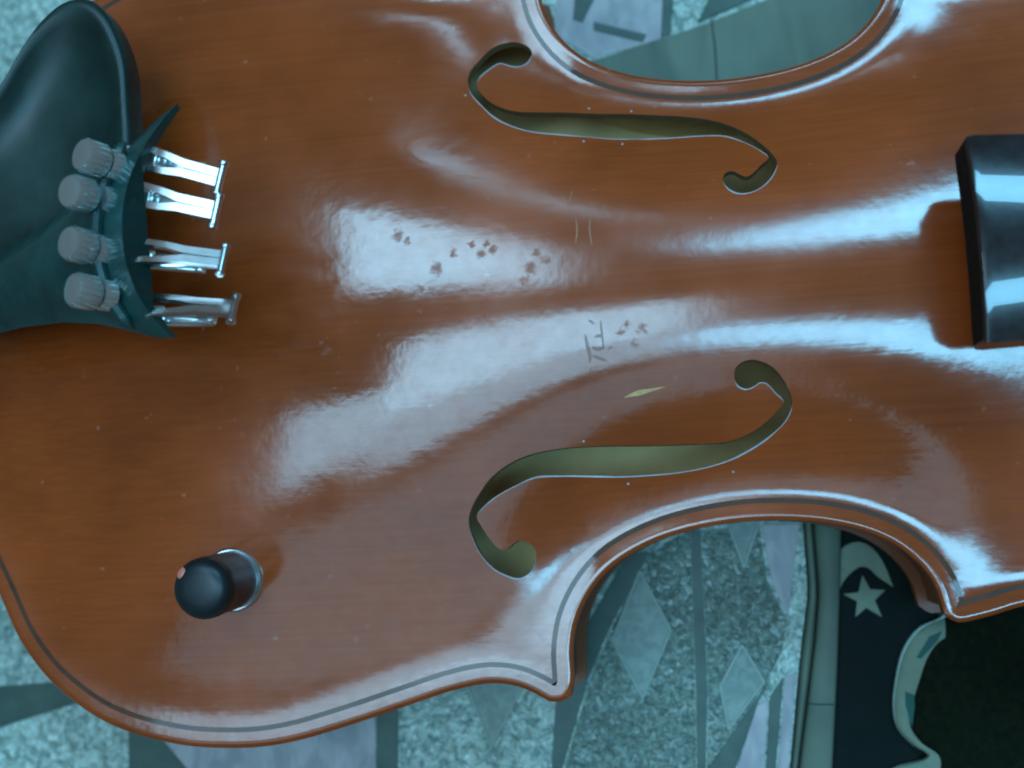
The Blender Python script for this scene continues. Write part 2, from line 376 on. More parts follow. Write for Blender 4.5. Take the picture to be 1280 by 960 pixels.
def ribbon(poly, z, w, name, mat, parent, lift=.05):
    a = offset(OUT, poly[0]); b = None
    d0, d1 = poly
    t = np.roll(a, -1, 0) - np.roll(a, 1, 0); t /= np.linalg.norm(t, axis=1)[:, None]; nn = np.stack([-t[:, 1], t[:, 0]], 1)
    b = a + nn * (d1 - d0)
    za = on_top_lin(a) + lift; zb_ = on_top_lin(b) + lift; n = len(a)
    v = [(a[i, 0], a[i, 1], za[i]) for i in range(n)] + [(b[i, 0], b[i, 1], zb_[i]) for i in range(n)]
    return mk(name, v, [(i, (i + 1) % n, (i + 1) % n + n, i + n) for i in range(n)], mat, parent)
ribbon((3.9, 5.1), None, 1, 'purfling', M_purf, top)

# edge highlight painted as a pale strip on each f-hole's lower side
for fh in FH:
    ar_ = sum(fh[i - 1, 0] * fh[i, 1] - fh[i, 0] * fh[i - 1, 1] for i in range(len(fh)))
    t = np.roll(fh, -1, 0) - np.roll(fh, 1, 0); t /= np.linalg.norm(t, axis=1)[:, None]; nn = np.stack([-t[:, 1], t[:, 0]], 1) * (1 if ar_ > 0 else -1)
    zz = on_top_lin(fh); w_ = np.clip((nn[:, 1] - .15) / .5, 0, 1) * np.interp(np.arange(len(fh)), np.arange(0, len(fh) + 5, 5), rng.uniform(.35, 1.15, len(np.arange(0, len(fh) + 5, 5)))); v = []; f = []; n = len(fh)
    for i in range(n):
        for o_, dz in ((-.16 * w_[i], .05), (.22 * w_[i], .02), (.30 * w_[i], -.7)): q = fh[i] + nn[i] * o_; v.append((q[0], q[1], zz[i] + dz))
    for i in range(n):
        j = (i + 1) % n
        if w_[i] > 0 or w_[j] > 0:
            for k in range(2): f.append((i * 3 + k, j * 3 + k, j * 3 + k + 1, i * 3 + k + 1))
    fixn(mk('edge_highlight', v, f, M_arris, top))
# back plate and ribs
def back():
    zt = 17.0 - ARCH * .9 + 2.2 * np.clip((D - 6) / 12, 0, 1) ** 2
    zb_ = 13.0 - ARCH * .9 - RIM * .6
    TA = ccw(T[inside(cen, OUT)], V)
    return plate_mesh('back_plate', V, TA, np.maximum(zt, zb_ + 2.4), zb_, [M_raw, M_rib, M_edge, M_rib], violin, 1)
back()
ro = offset(OUT, 2.6, .9); ri = offset(OUT, 3.8, .9)
def rib():
    mb_v = []; n = len(ro)
    t = np.roll(ro, -1, 0) - np.roll(ro, 1, 0); t /= np.linalg.norm(t, axis=1)[:, None]; q = ro + np.stack([-t[:, 1], t[:, 0]], 1) * 1.1
    v = [(*ro[i], 16.6) for i in range(n)] + [(*ro[i], Z0 - 3.3) for i in range(n)] + [(*q[i], 16.6) for i in range(n)] + [(*q[i], Z0 - 3.3) for i in range(n)]
    f = []; fm = []
    for i in range(n):
        j = (i + 1) % n; f.append((i, j, j + n, i + n)); fm.append(0); f.append((j + 2 * n, i + 2 * n, i + 3 * n, j + 3 * n)); fm.append(1)
    o = mk('ribs', v, f, None, violin, True, [M_rib, M_raw], fm); sharp(o, 50); return o
rib()

# ------------------------------------------------------------------ scratches and the worn print of the bridge feet
def strip(name, pts, w, mat, parent, lift=.06):
    P = np.array(pts, float); n = len(P)
    t = np.gradient(P, axis=0); t /= np.linalg.norm(t, axis=1)[:, None]; nn = np.stack([-t[:, 1], t[:, 0]], 1)
    ww = (np.atleast_1d(w) if np.ndim(w) else np.full(n, w))[:, None] / 2
    a = P + nn * ww; b = P - nn * ww; za = on_top_lin(a) + lift; zb2 = on_top_lin(b) + lift
    v = [(*a[i], za[i]) for i in range(n)] + [(*b[i], zb2[i]) for i in range(n)]
    o = mk(name, v, [(i + n, i + 1 + n, i + 1, i) for i in range(n - 1)], mat, parent)
    return o
def sm(pts, k=3): return catmull(pts, step=.7)
SCR = [([(170.6, -9.6), (170.9, -12), (171.4, -14.8), (171.2, -16.2)], .9), ([(171.2, -17.2), (171.6, -19.6)], .55), ([(172.0, -14.6), (175.2, -16.0)], .9),
       ([(172.0, -12.6), (173.2, -13.2), (174.8, -12.9)], 1.0), ([(172.8, -10.4), (173.8, -10.0), (174.8, -10.4)], .9), ([(174.4, -6.5), (174.5, -9.5), (174.7, -13.2)], .55),
       ([(171.6, -6.2), (172.9, -7.2)], .7), ([(173.6, -18.0), (175.4, -18.7)], .4)]
def taper(P, w): return w * (.25 + .75 * np.sin(np.pi * np.linspace(.03, .97, len(P))) ** .6)
for p, w in SCR: q = sm(p); strip('scratch', q, taper(q, w), M_scr, top)
strip('bare_scratch', sm([(178.8, -24.6), (182, -23.8), (185.5, -23.2), (188.4, -22.7)]), np.interp(np.linspace(0, 1, len(sm([(178.8, -24.6), (182, -23.8), (185.5, -23.2), (188.4, -22.7)]))), [0, .35, .6, 1], [.2, 1.3, .8, .1]), M_scrw, top)
for p in ([(169.4, 12.6), (169.9, 15.8), (169.7, 19.4)], [(173.3, 11.8), (172.9, 16.5), (173.3, 19.2)], [(176.9, 18.5), (176.4, 22)], [(168, 22.5), (168.9, 26.5)]):
    strip('scratch', sm(p), taper(sm(p), .45), plain('grey_scuff', (.36, .12, .05), .4, nsc=900, var=.3) if 'grey_scuff' not in bpy.data.materials else bpy.data.materials['grey_scuff'], top)
for k, (x, y) in enumerate([(184, 48.4), (173.5, 50.0), (172, 40.4), (181.5, 38.9), (178, -44.6), (168.3, -34.2), (142.6, 55.6), (203, -43.0)]):
    m = MB(); r = .38
    m.lathe([(.1, .2), (r * .6, .14), (r, -.1)], Matrix.Translation((x, y, float(on_top_lin([(x, y)])[0]))), 7); m.build('varnish_chip', M_arris, top)

# ------------------------------------------------------------------ fingerboard and neck
def fingerboard():
    v = []; f = []; secs = []
    xs = [255.0, 255.5, 257, 300, 360, 420, 486]
    for k, x in enumerate(xs):
        t = (x - 255) / 231; hw = 22.4 * (1 - t) + 12 * t; ze = 84.5 - 17 * t; cy = 1.4 * (1 - t); ins = [.9, .25, 0, 0, 0, 0, 0][k]
        row = []; rad = 66.0; hw -= ins
        for i in range(21):
            u = -1 + 2 * i / 20; y = u * hw; row.append((x, cy + y, ze - ins + math.sqrt(rad ** 2 - y * y) - math.sqrt(rad ** 2 - hw * hw)))
        for i in range(13):
            u = 1 - 2 * i / 12; y = u * (hw - .2); hollow = 2.0 * max(0, 1 - (u / .86) ** 2) if x < 360 else 0
            row.append((x, cy + y, ze - (11.5 - 6.3 * t) + ins + hollow))
        secs.append(row)
    n = len(secs[0])
    for r in secs: v += r
    for j in range(len(secs) - 1):
        for i in range(n): f.append((j * n + i, j * n + (i + 1) % n, (j + 1) * n + (i + 1) % n, (j + 1) * n + i))
    f.append(tuple(range(n))); f.append(tuple((len(secs) - 1) * n + i for i in range(n - 1, -1, -1)))
    o = mk('fingerboard', v, f, None, violin, True, [M_ebony, M_endgrain], [0] * (len(f) - 2) + [1, 0]); fixn(o); sharp(o, 30)
    o['label'] = 'glossy black fingerboard end raised above the front'
    # neck shaft and heel under it
    v = []; f = []; xs = [338, 352, 362, 380, 420, 470, 486]; n = 17
    for x in xs:
        t = (x - 255) / 231; hw = 22.4 * (1 - t) + 12 * t - .6; zt = 84.5 - 17 * t - (11.4 - 6.3 * t); dep = np.interp(x, [338, 352, 362, 380, 420, 486], [zt - 48, zt - 30, 30, 20, 15, 13])
        for i in range(n):
            a = math.pi * i / (n - 1); v.append((x, hw * math.cos(a), zt - dep * math.sin(a) ** .7))
    for j in range(len(xs) - 1):
        for i in range(n): f.append((j * n + i, j * n + (i + 1) % n, (j + 1) * n + (i + 1) % n, (j + 1) * n + i))
    f.append(tuple(range(n))); f.append(tuple((len(xs) - 1) * n + i for i in range(n - 1, -1, -1)))
    o = mk('neck', v, f, M_rib, violin); fixn(o); sharp(o, 40)
fingerboard()

# ------------------------------------------------------------------ tailpiece, loose and swung to one side
A0 = Vector((0, .9, 72)); ang = math.atan2(15.1, 84.0); slope = 27.0 / 85.3
TPM = Matrix.Translation(A0) @ Matrix.Rotation(ang, 4, 'Z') @ Matrix.Rotation(-math.atan(slope), 4, 'Y')
LEN = 85.3 / math.cos(math.atan(slope)) - 8
def tp_half(s): return np.interp(s, [0, .12, .3, .5, .66, .78, .88, .95, 1], [5.5, 6.8, 8.0, 9.8, 12.4, 16.0, 20.5, 23.8, 25.2])
def tp_top(s, u): return np.interp(s, [0, .5, .8, 1], [5, 6.5, 7.5, 7.0]) * (1 - abs(u) ** 1.9)
def tailpiece():
    root = empty('tailpiece', violin); root['label'] = 'black plastic tailpiece, loose and carrying four fine tuners'
    v = []; f = []; ss = list(np.linspace(0, 1, 27)); n1 = 23; n2 = 15
    for s in ss:
        hw = tp_half(s)
        for i in range(n1):
            u = -1 + 2 * i / (n1 - 1); dx = 9.0 * abs(u) ** 2.6 * max(0, (s - .6) / .4) ** 1.5
            v.append((LEN * s + dx, u * hw, tp_top(s, u)))
        for i in range(n2):
            u = 1 - 2 * i / (n2 - 1); dx = 9.0 * abs(u) ** 2.6 * max(0, (s - .6) / .4) ** 1.5
            v.append((LEN * s + dx - .4, u * (hw - .7), tp_top(s, u) * .75 - 2.6 + 1.2 * abs(u) ** 3))
    n = n1 + n2
    for j in range(len(ss) - 1):
        for i in range(n): f.append((j * n + i, j * n + (i + 1) % n, (j + 1) * n + (i + 1) % n, (j + 1) * n + i))
    f.append(tuple(range(n))); f.append(tuple((len(ss) - 1) * n + i for i in range(n - 1, -1, -1)))
    v = [tuple(TPM @ Vector((q[0] + .21 * q[1] * max(0, (q[0] / LEN - .5) / .5), q[1], q[2]))) for q in v]
    o = mk('body', v, f, M_tail, root); fixn(o); sharp(o, 35)
    # string fret: a raised curved bar across the wide end
    m = MB(); pts = []
    for i in range(25):
        u = -1 + 2 * i / 24; s = .955; hw = tp_half(s) * .86
        pts.append(TPM @ Vector((LEN * s - 3.0 + 4.2 * abs(u) ** 2.6 + .19 * u * hw, u * hw, tp_top(s, u * .86) + .9)))
    m.tube(pts, [.5] + [1.5] * 23 + [.5], 8); m.build('fret', M_tail, root)
    m = MB(); m.tube([A0 + Vector((4, 2, 1)), A0 + Vector((-6, 2.5, -6)), Vector((-9, 2, 52)), Vector((-9, 0, 34)), Vector((-9, -2, 52)), A0 + Vector((-6, -2.5, -6)), A0 + Vector((4, -2, 1))], .9, 8); m.build('tail_cord', M_plast, root)
    return root
tailp = tailpiece()
m = MB(); m.lathe([(3.5, 0), (5.2, 1), (6.2, 4), (5.4, 7), (2.5, 8.6)], Matrix.Translation((0, 0, 33)) @ Matrix.Rotation(-math.pi / 2, 4, 'Y'), 20); m.build('end_button', M_ebony, violin)
m = MB(); m.box((1.5, 0, 51.5), (5, 34, 6.5), None, 1.2); m.build('saddle', M_ebony, violin)

# fine tuners: screw (cap, collar, stem) + forked lever with a cross pin, built once and copied
TZ = Vector((0, 0, 1))
def tuner_parts():
    m = MB(); m.lathe([(1.1, -6), (1.1, 1)], None, 12); stem = m
    cap = MB(); cap.lathe([(2.2, 2.2), (3.5, 2.4), (3.85, 2.9, .42), (3.85, 7.2, .42), (3.35, 7.9), (1.6, 8.15), (.5, 8.1)], None, 40)
    col = MB(); col.lathe([(2.4, -1.6), (3.3, -1.4, .0), (3.45, -1.0, .36), (3.45, 1.3, .36), (3.1, 1.7), (2.0, 1.8)], None, 36)
    arm = MB()                                                   # two prongs joining into one plate
    for sgn in (-1, 1):
        P = [(-2.0, sgn * 2.2, -.4), (0, sgn * 2.15, .3), (4.5, sgn * 1.75, .25), (8.5, sgn * 1.05, -.05), (16.4, sgn * 1.0, -1.0)]
        hw = [.75, .82, .9, 1.1, 1.15]; th = [1.0, 1.1, 1.1, 1.2, 1.3]; v = []; f = []
        for (x, y, z), a, t in zip(P, hw, th): v += [(x, y - a, z - t / 2), (x, y + a, z - t / 2), (x, y + a * .8, z + t / 2), (x, y - a * .8, z + t / 2)]
        for j in range(len(P) - 1):
            for i in range(4): f.append((j * 4 + i, j * 4 + (i + 1) % 4, j * 4 + 4 + (i + 1) % 4, j * 4 + 4 + i))
        f.append((3, 2, 1, 0)); f.append(tuple(len(P) * 4 - 4 + i for i in range(4))); arm.add(v, f)
    pin = MB(); pin.tube([(16.9, -3.4, -1.3), (16.9, 3.4, -1.3)], .8, 12)
    for sgn in (-1, 1): pin.lathe([(.3, -.75), (1.05, -.45), (1.15, 0), (1.05, .45), (.3, .75)], Matrix.Translation((16.9, sgn * 3.4, -1.3)) @ Matrix.Rotation(math.pi / 2, 4, 'X'), 14)
    und = MB(); und.box((5.0, 0, -4.6), (13.0, 3.6, 2.0), None, .5); und.box((11.5, 0, -3.4), (2.2, 4.6, 2.2), None, .5)
    foot = MB(); foot.box((-4.0, 0, -2.6), (10, 3.0, 2.2), None, .5)
    return dict(screw_stem=stem, screw_cap=cap, collar=col, forked_lever=arm, cross_pin=pin, lower_lever=und, base_bar=foot)
TP = tuner_parts(); TPMATS = dict(screw_stem=M_nick, screw_cap=M_knurl, collar=M_knurl, forked_lever=M_nick, cross_pin=M_nick, lower_lever=M_knurl, base_bar=M_knurl)
TUN = [((78.4, 31.2, 98.5), -20, 12, (71.1, 29.4, 101), (-6, -4)), ((77.8, 22.2, 100.5), -16, 6, (68.2, 21.9, 102), (2, 3)), ((78.6, 9.3, 100.5), -8, -15, (68.0, 10.3, 101.5), (-2, 0)), ((79.6, -2.3, 97.5), -3, -27, (68.9, .4, 100), (-3, -8))]
TLAB = ['bright fine tuner with raised screw nearest the upper tailpiece horn', 'bright fine tuner with its collar backed off below the screw cap', 'duller fine tuner third from the upper tailpiece horn', 'duller fine tuner nearest the lower tailpiece horn']
meshes = {}
for k, (base, yaw, roll, scr, tilt) in enumerate(TUN):
    lever = empty('fine_tuner', violin); lever['label'] = TLAB[k]
    ML = Matrix.Translation(Vector(base) * S) @ Matrix.Rotation(math.radians(yaw), 4, 'Z') @ Matrix.Rotation(math.radians(2 if k < 2 else 5), 4, 'Y') @ Matrix.Rotation(math.radians(roll), 4, 'X')
    MS = Matrix.Translation(Vector(scr) * S) @ Matrix.Rotation(math.radians(tilt[0]), 4, 'X') @ Matrix.Rotation(math.radians(tilt[1] - 24), 4, 'Y')
    for nm, mb in TP.items():
        if nm not in meshes:
            o = mb.build(nm, TPMATS[nm], lever); meshes[nm] = o.data
        else:
            o = bpy.data.objects.new(nm, meshes[nm]); COL.objects.link(o); o.parent = lever
        o.matrix_basis = MS if nm in ('screw_stem', 'screw_cap', 'collar') else ML
        if nm == 'collar' and k == 1: o.matrix_basis = MS @ Matrix.Translation((0, 0, -.0016))

# ------------------------------------------------------------------ chin rest
def chin():
    root = empty('chin_rest', violin); root['label'] = 'dark moulded chin rest cup clamped beside the tailpiece'
    O = [(29.3, 61.5), (35.7, 70.2), (42.1, 76.8), (48.5, 80.3), (53.8, 80.1), (58.1, 76.5), (61.2, 70.5), (63.3, 63.0), (63.9, 52.8), (64.3, 40.6), (63, 29), (58, 20), (48, 14), (34, 10), (18, 7), (2, 5), (-12, 8), (-20, 16), (-20, 28), (-11, 38), (4, 45), (18, 51)]
    P = closed_smooth(O, 2.0); n = len(P); c = np.array([34, 40.0]); v = []; f = []
    rings = [(1.0, -7.5), (1.0, -1.2), (.985, -.2), (.955, .25), (.92, .1), (.86, -1.0), (.78, -2.6), (.65, -4.4), (.5, -5.4), (.3, -5.9), (.12, -6.0)]
    for s, z in rings:
        for q in P:
            w = c + (q - c) * s; zz = 78 + z + .10 * (w[0] - 34) * .4 + 2.2 * max(0, (w[1] - 45) / 35) ** 2 * 1.0
            v.append((w[0], w[1], zz))
    m = len(rings)
    for j in range(m - 1):
        for i in range(n): f.append((j * n + i, j * n + (i + 1) % n, (j + 1) * n + (i + 1) % n, (j + 1) * n + i))
    f.append(tuple((m - 1) * n + i for i in range(n))); f.append(tuple(range(n - 1, -1, -1)))
    o = mk('cup', v, f, M_plast, root); fixn(o); sharp(o, 45)
    m = MB(); m.box((9, 20, 62), (16, 26, 16), None, 2.0); m.build('foot', M_plast, root)
    for y in (12, 28):
        m = MB(); m.tube([(-4.5, y, 14), (-4.5, y, 68)], 1.6, 10); m.lathe([(2.2, 0), (3, .6, .2), (3, 14, .2), (2.2, 14.6)], Matrix.Translation((-4.5, y, 28)), 24); m.build('clamp_barrel', M_nick, root)
    m = MB(); m.box((4, 20, 10.5), (18, 26, 4), None, 1.5); m.build('clamp_plate', M_nick, root)
chin()

# ------------------------------------------------------------------ volume knob
def knob():
    x, y = 79.0, -63.3; z = float(on_top_lin([(x, y)])[0]); e = 2.0
    zx = float(on_top_lin([(x + e, y)])[0] - on_top_lin([(x - e, y)])[0]) / (2 * e); zy = float(on_top_lin([(x, y + e)])[0] - on_top_lin([(x, y - e)])[0]) / (2 * e)
    nrm = Vector((-zx * .5, -zy * .5, 1)).normalized(); M = Matrix.Translation((x, y, z)) @ nrm.to_track_quat('Z', 'Y').to_matrix().to_4x4()
    root = empty('volume_knob', violin); root['label'] = 'black control knob with a small red mark, standing on the lower bout'
    m = MB(); m.lathe([(8.0, -1.2), (8.0, .5), (7.5, 1.0), (5.5, 1.0)], M, 48); m.build('washer', M_ring, root)
    m = MB(); m.lathe([(6.0, .9), (7.0, 1.1), (7.15, 3), (7.15, 14.5), (7.3, 15.2), (7.2, 17.3), (6.6, 18.8), (5.2, 19.7), (3.2, 20.1), (1, 20.2)], M, 48); c = m.build('cap', M_knob, root, ang=50)
    m = MB(); m.lathe([(1.5, 0), (1.3, .35), (.6, .5)], M @ Matrix.Rotation(math.radians(152), 4, 'Z') @ Matrix.Translation((6.1, 0, 18.75)) @ Matrix.Rotation(math.radians(50), 4, 'Y'), 14); m.build('indicator_dot', M_red, root)
knob()

# ------------------------------------------------------------------ the cloths underneath
def emboss(name, lo, hi, sc, bmp, rough=.45, stretch=(1, 1, 1), gl=True):
    m, nt, p = newmat(name)
    v = nt.nodes.new('ShaderNodeTexNoise'); v.inputs['Scale'].default_value = sc; v.inputs['Detail'].default_value = 2.5; v.inputs['Distortion'].default_value = .7
    nt.links.new(coords(nt, stretch).outputs[0], v.inputs['Vector'])
    big = noise(nt, 30, 3)
    c = ramp(nt, v.outputs[0], [(.36, lo), (.62, hi)]).outputs[0]
    c = mixc(nt, .75, c, ramp(nt, big.outputs[0], [(.32, (.55, .58, .58)), (.68, (1, 1, 1))]).outputs[0], 'MULTIPLY')
    if gl:
        g = nt.nodes.new('ShaderNodeTexVoronoi'); g.inputs['Scale'].default_value = 170; nt.links.new(coords(nt).outputs[0], g.inputs['Vector'])
        c = mixc(nt, maprange(nt, g.outputs['Distance'], .05, .09, .9, 0).outputs[0], c, (.8, .85, .85))
    nt.links.new(c, p.inputs['Base Color']); p.inputs['Roughness'].default_value = rough
    if bmp >= .5:                                       # pebbled grain pressed into the vinyl
        vo = nt.nodes.new('ShaderNodeTexVoronoi'); vo.feature = 'SMOOTH_F1'; vo.inputs['Scale'].default_value = sc * 1.15; vo.inputs['Smoothness'].default_value = .35
        wv = nt.nodes.new('ShaderNodeVectorMath'); wv.operation = 'ADD'; nw = noise(nt, 260, 2); ws = nt.nodes.new('ShaderNodeVectorMath'); ws.operation = 'SCALE'; ws.inputs['Scale'].default_value = .004
        nt.links.new(nw.outputs['Color'], ws.inputs[0]); nt.links.new(coords(nt).outputs[0], wv.inputs[0]); nt.links.new(ws.outputs[0], wv.inputs[1]); nt.links.new(wv.outputs[0], vo.inputs['Vector'])
        hh = maprange(nt, vo.outputs['Distance'], .1, .75, 1, 0).outputs[0]
        c2 = mixc(nt, maprange(nt, hh, .25, .75, .38, 0).outputs[0], c, lo); nt.links.new(c2, p.inputs['Base Color'])
        b0 = bump(nt, hh, bmp, .0011, None); bump(nt, v.outputs[0], .4, .0008, p, prev=b0)
    elif bmp: bump(nt, v.outputs[0], bmp, .0012, p)
    return m
M_cloth = emboss('embossed_vinyl', (.22, .32, .27), (.70, .82, .72), 400, .9, .26)
M_cloth2 = emboss('embossed_vinyl_dark', (.13, .185, .155), (.31, .395, .335), 520, .9, .28)
M_band = emboss('smooth_dark_vinyl', (0.040, 0.079, 0.061), (0.056, 0.104, 0.080), 120, .05, .5, gl=False)
M_lil = emboss('pale_lilac_vinyl', (0.351, 0.326, 0.339), (0.509, 0.457, 0.465), 200, .15, .5, (1, .4, 1), gl=False)
M_dia = emboss('diamond_vinyl', (.15, .215, .18), (.24, .31, .265), 300, .2, .45, gl=False)
M_hem = emboss('grey_green_hem', (0.078, 0.112, 0.078), (0.132, 0.170, 0.120), 60, .05, .6, (1, .25, 1), gl=False)
M_dark = plain('dark_seam', (.012, .014, .012), .8, nsc=300)
M_blk = plain('black_cotton', (.004, .009, .008), .85, nsc=120, var=.3, bmp=.3, bsc=2500, spec=.2)
M_blk2 = plain('dark_brown_green_felt', (.006, .009, .004), .95, nsc=500, var=.5, bmp=.5, bsc=1800, spec=.1)
M_wht = plain('faded_white_print', (.18, .225, .16), .8, nsc=200, var=.15, bmp=.2, bsc=2500)
M_teal = plain('teal_print', (.012, .085, .070), .8, nsc=200, var=.2)
M_table = plain('table_wood', (.06, .05, .04), .6)

def slab(name, poly, z0, z1, mat, parent=None, bev=0, smooth=False):
    bm = bmesh.new(); vs_ = [bm.verts.new((p[0] * S, p[1] * S, z0 * S)) for p in poly]; fc = bm.faces.new(vs_)
    if fc.normal.z < 0: fc.normal_flip()
    r = bmesh.ops.extrude_face_region(bm, geom=[fc]); ev = [g for g in r['geom'] if isinstance(g, bmesh.types.BMVert)]
    bmesh.ops.translate(bm, verts=ev, vec=(0, 0, (z1 - z0) * S))
    if bev:
        tf = [e for e in bm.edges if all(abs(q.co.z - z1 * S) < 1e-7 for q in e.verts)]
        bmesh.ops.bevel(bm, geom=tf, offset=bev * S, segments=2, profile=.5, affect='EDGES')
    bmesh.ops.recalc_face_normals(bm, faces=bm.faces)
    me = bpy.data.meshes.new(name); bm.to_mesh(me); bm.free(); me.materials.append(mat)
    o = bpy.data.objects.new(name, me); COL.objects.link(o)
    if parent: o.parent = parent
    return o
tb = slab('table_top', [(-420, -420), (720, -420), (720, 420), (-420, 420)], -30, -3.0, M_table); tag(tb, kind='structure')

cloth = empty('tablecloth'); tag(cloth, 'teal grey embossed vinyl tablecloth with diamonds under the violin', 'tablecloth')
def sheet(name, x0, x1, y0, y1, step, zf, mat, parent, right=None):
    nx = int((x1 - x0) / step); ny = int((y1 - y0) / step); v = []; f = []
    for j in range(ny + 1):
        y = y0 + (y1 - y0) * j / ny; xr = right(y) if right else x1
        for i in range(nx + 1):
            x = x0 + (xr - x0) * i / nx; v.append((x, y, zf(x, y)))
    for j in range(ny):
        for i in range(nx): a = j * (nx + 1) + i; f.append((a, a + 1, a + nx + 2, a + nx + 1))
    return mk(name, v, f, mat, parent)
def hemA(y): return float(np.interp(y, [-420, -124, -91.4, -74.3, -54.7, 420], [196, 213.5, 218.9, 222.3, 222.3, 222.3]))
def hemB(y): return float(np.interp(y, [-420, -124, -87.2, -74.4, -54.8, 420], [198, 215.6, 223.0, 224.9, 224.9, 224.9]))
def hemE(y): return float(np.interp(y, [-420, -124.2, -93.8, -74.6, -55.2, 420], [206, 224.8, 228.7, 230.8, 232.8, 233]))
sheet('cloth_sheet', -300, 260, -300, -40, 6, lambda x, y: -.6, M_cloth, cloth, hemA)
sheet('cloth_sheet', -300, 290, -40, 300, 6, lambda x, y: -.6, M_cloth, cloth)
BAND = [[[-17.3, -93.3], [2.2, -92.4], [11.2, -98.0], [-1.6, -101.2], [-27.5, -108.1], [-70, -118], [-70, -95], [-27.7, -94.0]], [[23.8, -105.2], [32.6, -107.7], [44.8, -121.5], [60, -140], [23.8, -140]], [[99.4, -103.5], [105.8, -101.9], [105.1, -123.5], [104.6, -140], [98.4, -140], [98.8, -123.4]], [[179.8, -61.6], [166.9, -83.3], [160.6, -96.2], [150.7, -124.2], [146, -140], [144, -140], [148.7, -124.1], [151.4, -100.4], [152.9, -93.8], [162.7, -78.7], [173.8, -61.4]], [[210.3, -97.6], [189.8, -123.7], [198.4, -123.8], [206.9, -103.4]], [[210.0, -102.2], [214.2, -96.8], [209.7, -124.0], [207.4, -123.9]]]
for q in BAND: slab('dark_band', q, -.62, -.25, M_band, cloth, .15)
for q in [[[167.9, 108.2], [174.2, 105.0], [169.2, 96.2], [166.4, 97.3]], [[172.5, 95.8], [187.9, 90.1], [186.8, 87.9], [172.4, 93.3]], [[193.8, 105.1], [197.1, 104.7], [194.9, 89.5], [192.1, 88.6]], [[209.2, 103.3], [228.7, 100.9], [210.9, 94.6], [203.1, 92.3]]]:
    slab('dark_band', q, -.62, .1, M_band, cloth, .15)
LIL = [[[31.4, -104.3], [58.4, -104], [99.1, -100.4], [98.6, -140], [60.5, -140], [45.1, -122.7], [32.9, -108.4]], [[161.2, -85.3], [161.7, -80.5], [166, -74.2], [173.8, -61.4], [177.0, -63.7], [168.3, -78.5]], [[206.4, -104.5], [209.5, -102.5], [207.1, -123.5], [198.9, -123.5]], [[214.5, -97.0], [217.6, -95.6], [213.0, -125.1], [210.2, -125.0]], [[211.2, -55.3], [221.5, -55.8], [216.5, -81.0], [213.0, -71.8]], [[163.2, 111.4], [197.7, 107.2], [194.2, 88.9], [181.1, 86.1], [171.5, 84.7], [159.9, 94.0]]]
for q in LIL: slab('lilac_leaf', q, -.62, -.35, M_lil, cloth, .15)
# darker textured field between the diagonal band and the hem, with its diamonds
slab('textured_field', [(180.4, -61), (167.4, -83.3), (161.2, -96.2), (151.4, -124.2), (146.8, -140), (188.0, -140), (190.0, -100), (191.5, -56)], -.62, -.45, M_cloth2, cloth)
slab('textured_field', [(194.6, -56), (193.6, -100), (191.8, -122), (209.6, -97.8), (214.2, -90), (216.2, -82), (211.5, -70.5), (210.6, -56)], -.62, -.45, M_cloth2, cloth)
slab('dark_band', [(191.6, -56), (194.4, -56), (193.4, -100), (191.4, -123), (188.2, -140), (190.2, -100)], -.62, -.42, M_band, cloth)
DIA = [[[176.7, -68.6], [183.6, -83.4], [175.6, -99.7], [168.8, -85.5]], [[203.4, -89.2], [208.1, -98.1], [198.8, -109.2], [197.5, -98.9]], [[202.4, -54.9], [210.1, -55.2], [205.6, -66.2]], [[125.5, -93.1], [143.8, -93.6], [132.5, -112.2]]]
M_line = plain('pale_piping', (.25, .33, .28), .4, nsc=600, var=.2)
for q in DIA:
    q = [list(np.array(q).mean(0) + (np.array(a) - np.array(q).mean(0)) * 1.12) for a in q]
    d_ = slab('diamond', q, -.62, -.1, M_dia, cloth, .3)
    m = MB(); qq = q + [q[0]]
    for a, b in zip(qq[:-1], qq[1:]): m.tube([(a[0], a[1], -.15), ((a[0] + b[0]) / 2, (a[1] + b[1]) / 2, -.1), (b[0], b[1], -.15)], .42, 6)
    m.build('piping', M_line, d_)
# hem: welt, turned strip and edge
def band(name, fa, fb, ys, prof, mat, parent):
    v = []; f = []; n = len(prof)
    for y in ys:
        a, b = fa(y), fb(y)
        for (t, z) in prof: v.append((a + (b - a) * t, y, z))
    for j in range(len(ys) - 1):
        for i in range(n - 1): a = j * n + i; f.append((a, a + 1, a + n + 1, a + n))
    return mk(name, v, f, mat, parent)
YS = list(np.arange(-300, -39, 4.0))
band('hem_welt', lambda y: hemA(y) + .5, lambda y: hemB(y) - .1, YS, [(0, -2.2), (0, -.3), (.2, .6), (.5, .95), (.8, .6), (1, -.3), (1, -2.2)], M_hem, cloth)
band('hem_strip', lambda y: hemB(y) + .5, hemE, YS, [(0, -2.2), (0, -.2), (.1, .55), (.5, .7), (.88, .6), (.97, .35), (1, -.4), (1, -2.8)], M_hem, cloth)
band('hem_groove', lambda y: hemA(y) - .3, lambda y: hemB(y) + 1.0, YS, [(0, -2.1), (1, -2.1)], M_dark, cloth)
m = MB(); m.tube([(hemB(-104) + .6, -104, .55), (hemB(-104) + 4, -104.3, .75), (hemE(-104) - .5, -104.4, .65)], .16, 6); m.build('hem_crease', M_dark, cloth)

